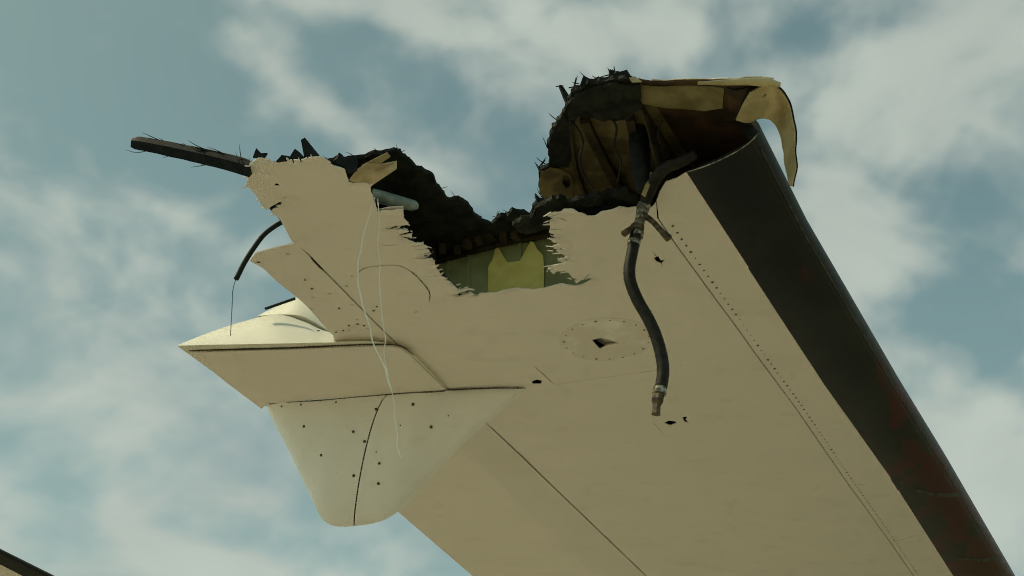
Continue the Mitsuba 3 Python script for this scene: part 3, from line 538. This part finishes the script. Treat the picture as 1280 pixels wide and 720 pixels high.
TOP = [(-1.932,8.684,-0.036),(-1.737,8.654,-0.036),(-1.512,8.624,-0.036),(-1.222,8.564,-0.036),(-0.935,8.512,-0.036),(-0.684,8.475,-0.036),(-0.462,8.505,-0.012),(-0.174,8.483,-0.01),(0.106,8.482,-0.006)]
KEEL = [(-1.971,9,-0.01),(-1.8,9,-0.303),(-1.624,9,-0.628),(-1.451,9,-0.91),(-1.197,8.98,-0.943),(-0.916,8.92,-0.874),(-0.621,8.8,-0.598),(-0.299,8.66,-0.316),(0.113,8.52,0.005)]
tp, kl = np.array(smooth_line(TOP, 8)), np.array(smooth_line(KEEL, 8))
def hull_pt(i, th):
    t, k = tp[i], kl[i]; s, c = math.sin(th), math.cos(th)
    e = 1.35
    fy, fz = 1 - max(c, 0) ** e, s ** e if s > 0 else 0
    x = t[0] + (k[0] - t[0]) * fz ** 0.6
    return np.array([x, t[1] + (k[1] - t[1]) * (1 - abs(c) ** e) if c >= 0 else k[1] + (k[1] - t[1]) * abs(c) ** e, t[2] + (k[2] - t[2]) * fz])
TH = np.linspace(0, math.pi, 29)
def hull(i0, i1, inset=0.0):
    return loft([[hull_pt(i, th) for th in TH] for i in range(i0, i1 + 1)], close=True)
mid = 32
ha = HULL_BOLTS = [(np.float64(13.79), np.float64(0.521), 0.011), (np.float64(20.37), np.float64(0.71), 0.011), (np.float64(27.27), np.float64(0.436), 0.011), (np.float64(30.48), np.float64(0.53), 0.012), (np.float64(30.8), np.float64(0.228), 0.012), (np.float64(39.46), np.float64(0.209), 0.013), (np.float64(46.03), np.float64(0.558), 0.013), (np.float64(35.13), np.float64(0.738), 0.011), (np.float64(35.77), np.float64(0.927), 0.012), (np.float64(29.67), np.float64(0.823), 0.012), (np.float64(11.39), np.float64(0.152), 0.008), (np.float64(20.53), np.float64(0.105), 0.008), (np.float64(5.45), np.float64(0.294), 0.007), (np.float64(33.84), np.float64(0.634), 0.006), (np.float64(38.01), np.float64(0.417), 0.006), (np.float64(49.56), np.float64(0.502), 0.006)]
obj('rear_hull', hull(0, mid - 1), 'fairing_paint', F, 45)
# the split between the halves is a real gap with a dark seal behind it
S2 = [[hull_pt(mid, th) * (1 - t) + hull_pt(mid + 1, th) * t for th in TH] for t in np.linspace(-.93, 0, 3)]
def lerp_sec(t): 
    i = int(math.floor(t)); f = t - i
    return [hull_pt(i, th) * (1 - f) + hull_pt(min(i + 1, len(tp) - 1), th) * f for th in TH]
obj('nose_hull', loft([lerp_sec(t) for t in [mid - 1 + 0.32] + list(range(mid, len(tp)))], close=True), 'fairing_paint', F, 45)
bolts = []
for i, th, r in HULL_BOLTS:
    q = lerp_sec(i); k = th / math.pi * 28; j = int(k); p = q[j] * (1 - (k - j)) + q[j + 1] * (k - j)
    a, b = q[j + 1] - q[j], lerp_sec(i + .3)[j] - q[j]; n = np.cross(a, b); n /= np.linalg.norm(n); n = n if n[1] < 0 else -n
    m = trimesh.creation.cylinder(r, 0.006, sections=10); m.apply_transform(trimesh.geometry.align_vectors((0, 0, 1), n)); m.apply_translation(p + n * 0.001); bolts.append(m)
obj('screw_heads', bolts, 'fastener', F, False, kind='stuff', label='dark screw heads scattered over the fairing')
def inward(sec, k): c = np.mean(sec, 0); return [p + (c - p) * k for p in np.array(sec)]
obj('seal', loft([inward(lerp_sec(mid - 1 - .3), .015), inward(lerp_sec(mid - 1 + .5), .015)], close=True), 'sealant', F, 45)

# ---- hose hanging out of the broken end
H = 'hanging_hose'
labels[H] = {'label': 'dark flexible hose hanging from the broken wing end with metal couplings', 'category': 'hose'}
obj('upper_pipe', tube([(1.044,5.52,0.063),(0.955,5.55,0.029),(0.878,5.6,0.026),(0.831,5.68,0.01),(0.797,5.78,-0.028),(0.767,5.84,-0.077)], [.030, .032, .036, .036, .034, .030], 12), 'rubber', H, True)
obj('collar', tube([(0.773,5.84,-0.066),(0.762,5.84,-0.1)], 0.040, 14), 'steel', H, 30)
obj('coupling', tube([(0.762,5.85,-0.104),(0.745,5.85,-0.171),(0.728,5.85,-0.215)], [.036, .030, .034], 12), 'steel', H, 30)
obj('collar', tube([(0.727,5.84,-0.216),(0.721,5.84,-0.244)], 0.041, 14), 'brass', H, 30)
obj('branch', tube([(0.76,5.84,-0.133),(0.81,5.82,-0.191),(0.856,5.81,-0.263),(0.897,5.8,-0.324)], [.020, .017, .017, .024], 10), 'brass', H, True)
obj('branch', tube([(0.728,5.84,-0.2),(0.683,5.82,-0.246),(0.642,5.8,-0.291)], [.016, .016, .021], 10), 'brass', H, True)
obj('lever', tube([(0.721,5.8,-0.182),(0.741,5.8,-0.149),(0.758,5.8,-0.098)], [.010, .012, .016], 8), 'steel', H, True)
obj('rubber_hose', tube([(0.723,5.85,-0.226),(0.693,5.85,-0.368),(0.668,5.85,-0.491),(0.669,5.85,-0.581),(0.703,5.85,-0.7),(0.755,5.85,-0.817),(0.792,5.85,-0.927),(0.815,5.85,-1.05),(0.818,5.85,-1.147),(0.799,5.85,-1.247)], 0.034, 16), 'rubber', H, True)
for q in ([(0.727,5.85,-0.248),(0.72,5.85,-0.281)], [(0.705,5.85,-0.309),(0.699,5.85,-0.336)], [(0.795,5.85,-1.243),(0.788,5.85,-1.28)]): obj('hose_clamp', tube(q, 0.038, 16), 'steel', H, 30)
obj('end_fitting', tube([(0.79,5.85,-1.257),(0.778,5.85,-1.313),(0.771,5.85,-1.346),(0.764,5.85,-1.397)], [.034, .036, .024, .026], 6), 'brass', H, False)

# ---- threads and cables hanging loose
dots = [sheet(ellipse(q, rng.uniform(.007, .013), rng.uniform(.006, .010), 8), .003, z=-.003 + dz, refine=1, warp=wavy) for L, dz in (
    ([(-1.629,6.589),(-1.375,7.53),(-1.086,7.435),(-1.043,7.458),(-0.953,7.237),(-0.926,7.18),(-1.15,7.458),(-1.253,7.555),(-1.199,7.53),(-1.333,6.928),(-1.186,7.203),(-1.1,6.896),(-1.364,6.812)], 0),) for q in L]
obj('dark_screws', dots, 'fastener', W, False, kind='stuff')
def thing(name, mesh, mat, label, cat, group=None):
    k = obj(name, mesh, mat, None, True); labels[k] = {'label': label, 'category': cat}
    if group: labels[k]['group'] = group
thing('dangling_thread', tube([(-0.836,6.04,0.121),(-0.825,5.88,-0.039),(-0.832,5.86,-0.12),(-0.85,5.86,-0.209),(-0.862,5.85,-0.303),(-0.868,5.86,-0.373),(-0.879,5.85,-0.465),(-0.87,5.85,-0.544),(-0.872,5.85,-0.581),(-0.849,5.86,-0.669),(-0.83,5.85,-0.746),(-0.808,5.85,-0.807),(-0.781,5.85,-0.888),(-0.775,5.85,-0.927),(-0.752,5.84,-0.997),(-0.714,5.85,-1.07),(-0.685,5.85,-1.133),(-0.673,5.85,-1.19),(-0.644,5.85,-1.257)], 0.0040, 6), 'thread', 'long white thread hanging from the tube in front of the fairing joint', 'thread')
thing('dangling_thread', tube([(-0.817,6.05,0.117),(-0.788,5.9,-0.06),(-0.775,5.88,-0.174),(-0.777,5.88,-0.311),(-0.756,5.88,-0.447),(-0.754,5.88,-0.553),(-0.722,5.88,-0.811),(-0.698,5.88,-0.937),(-0.703,5.88,-1.011),(-0.673,5.88,-1.157),(-0.636,5.88,-1.299),(-0.627,5.88,-1.393),(-0.604,5.88,-1.508),(-0.606,5.88,-1.558),(-0.582,5.88,-1.63)], 0.0026, 6), 'thread', 'thin straight white thread hanging beside the longer, wavier white one', 'thread')
thing('dangling_cable', tube([(-1.423,6.3,0.123),(-1.471,6.3,0.094),(-1.543,6.3,0.022),(-1.597,6.3,-0.077),(-1.644,6.3,-0.187),(-1.68,6.3,-0.301)], 0.016, 8), 'cable', 'short black curved cable poking out behind the torn rear edge', 'cable')
thing('dangling_thread', tube([(-1.681,6.3,-0.295),(-1.691,6.3,-0.374),(-1.684,6.3,-0.474),(-1.669,6.3,-0.691)], 0.0022, 5), 'cable', 'fine dark thread hanging from the tip of the curved black cable', 'thread')

# ---- fibres along the torn edges
fz = lambda L: [(x, y, float(zu(x, y)) + 0.012) for x, y in L]
obj('frayed_fibre', needles(26, fz(EDGE_A), 0.0036, 0.05, 21, 0.8, (0, -.7, .3)) + needles(22, fz(EDGE_B), 0.0042, 0.06, 22, 0.8, (-.3, -.7, .3)), 'cable', W, False, kind='stuff')

# ------------------------------------------------------------------ tailplane far behind
TS = 'tailplane'
labels[TS] = {'label': 'distant beige tailplane with dark leading edge below the clouds', 'category': 'tailplane'}
L0, L1 = np.array([(-8.686,19.869),(-8.338,21.263)]); td = (L1 - L0) / np.linalg.norm(L1 - L0); tn = np.array([-td[1], td[0]])
def tail_sec(s, pr):
    k = 1 + 0.06 * s; p = L0 + td * s
    return [(p[0] + tn[0] * q * k, p[1] + tn[1] * q * k, 2.3 + z * k) for q, z in pr]
obj('leading_edge', loft([tail_sec(s, [(.30, -.055), (.14, -.04), (.04, -.015), (0, .03), (.04, .07), (.14, .10), (.30, .12)]) for s in np.linspace(-3.0, 7, 11)], close=True), 'dark_edge', TS, 25)
obj('skin', loft([tail_sec(s, [(.30, -.053), (.8, -.075), (1.5, -.05), (2.6, 0), (2.6, .02), (1.5, .10), (.8, .13), (.30, .118)]) for s in np.linspace(-3.0, 7, 11)], close=True), 'wing_paint', TS, 25)
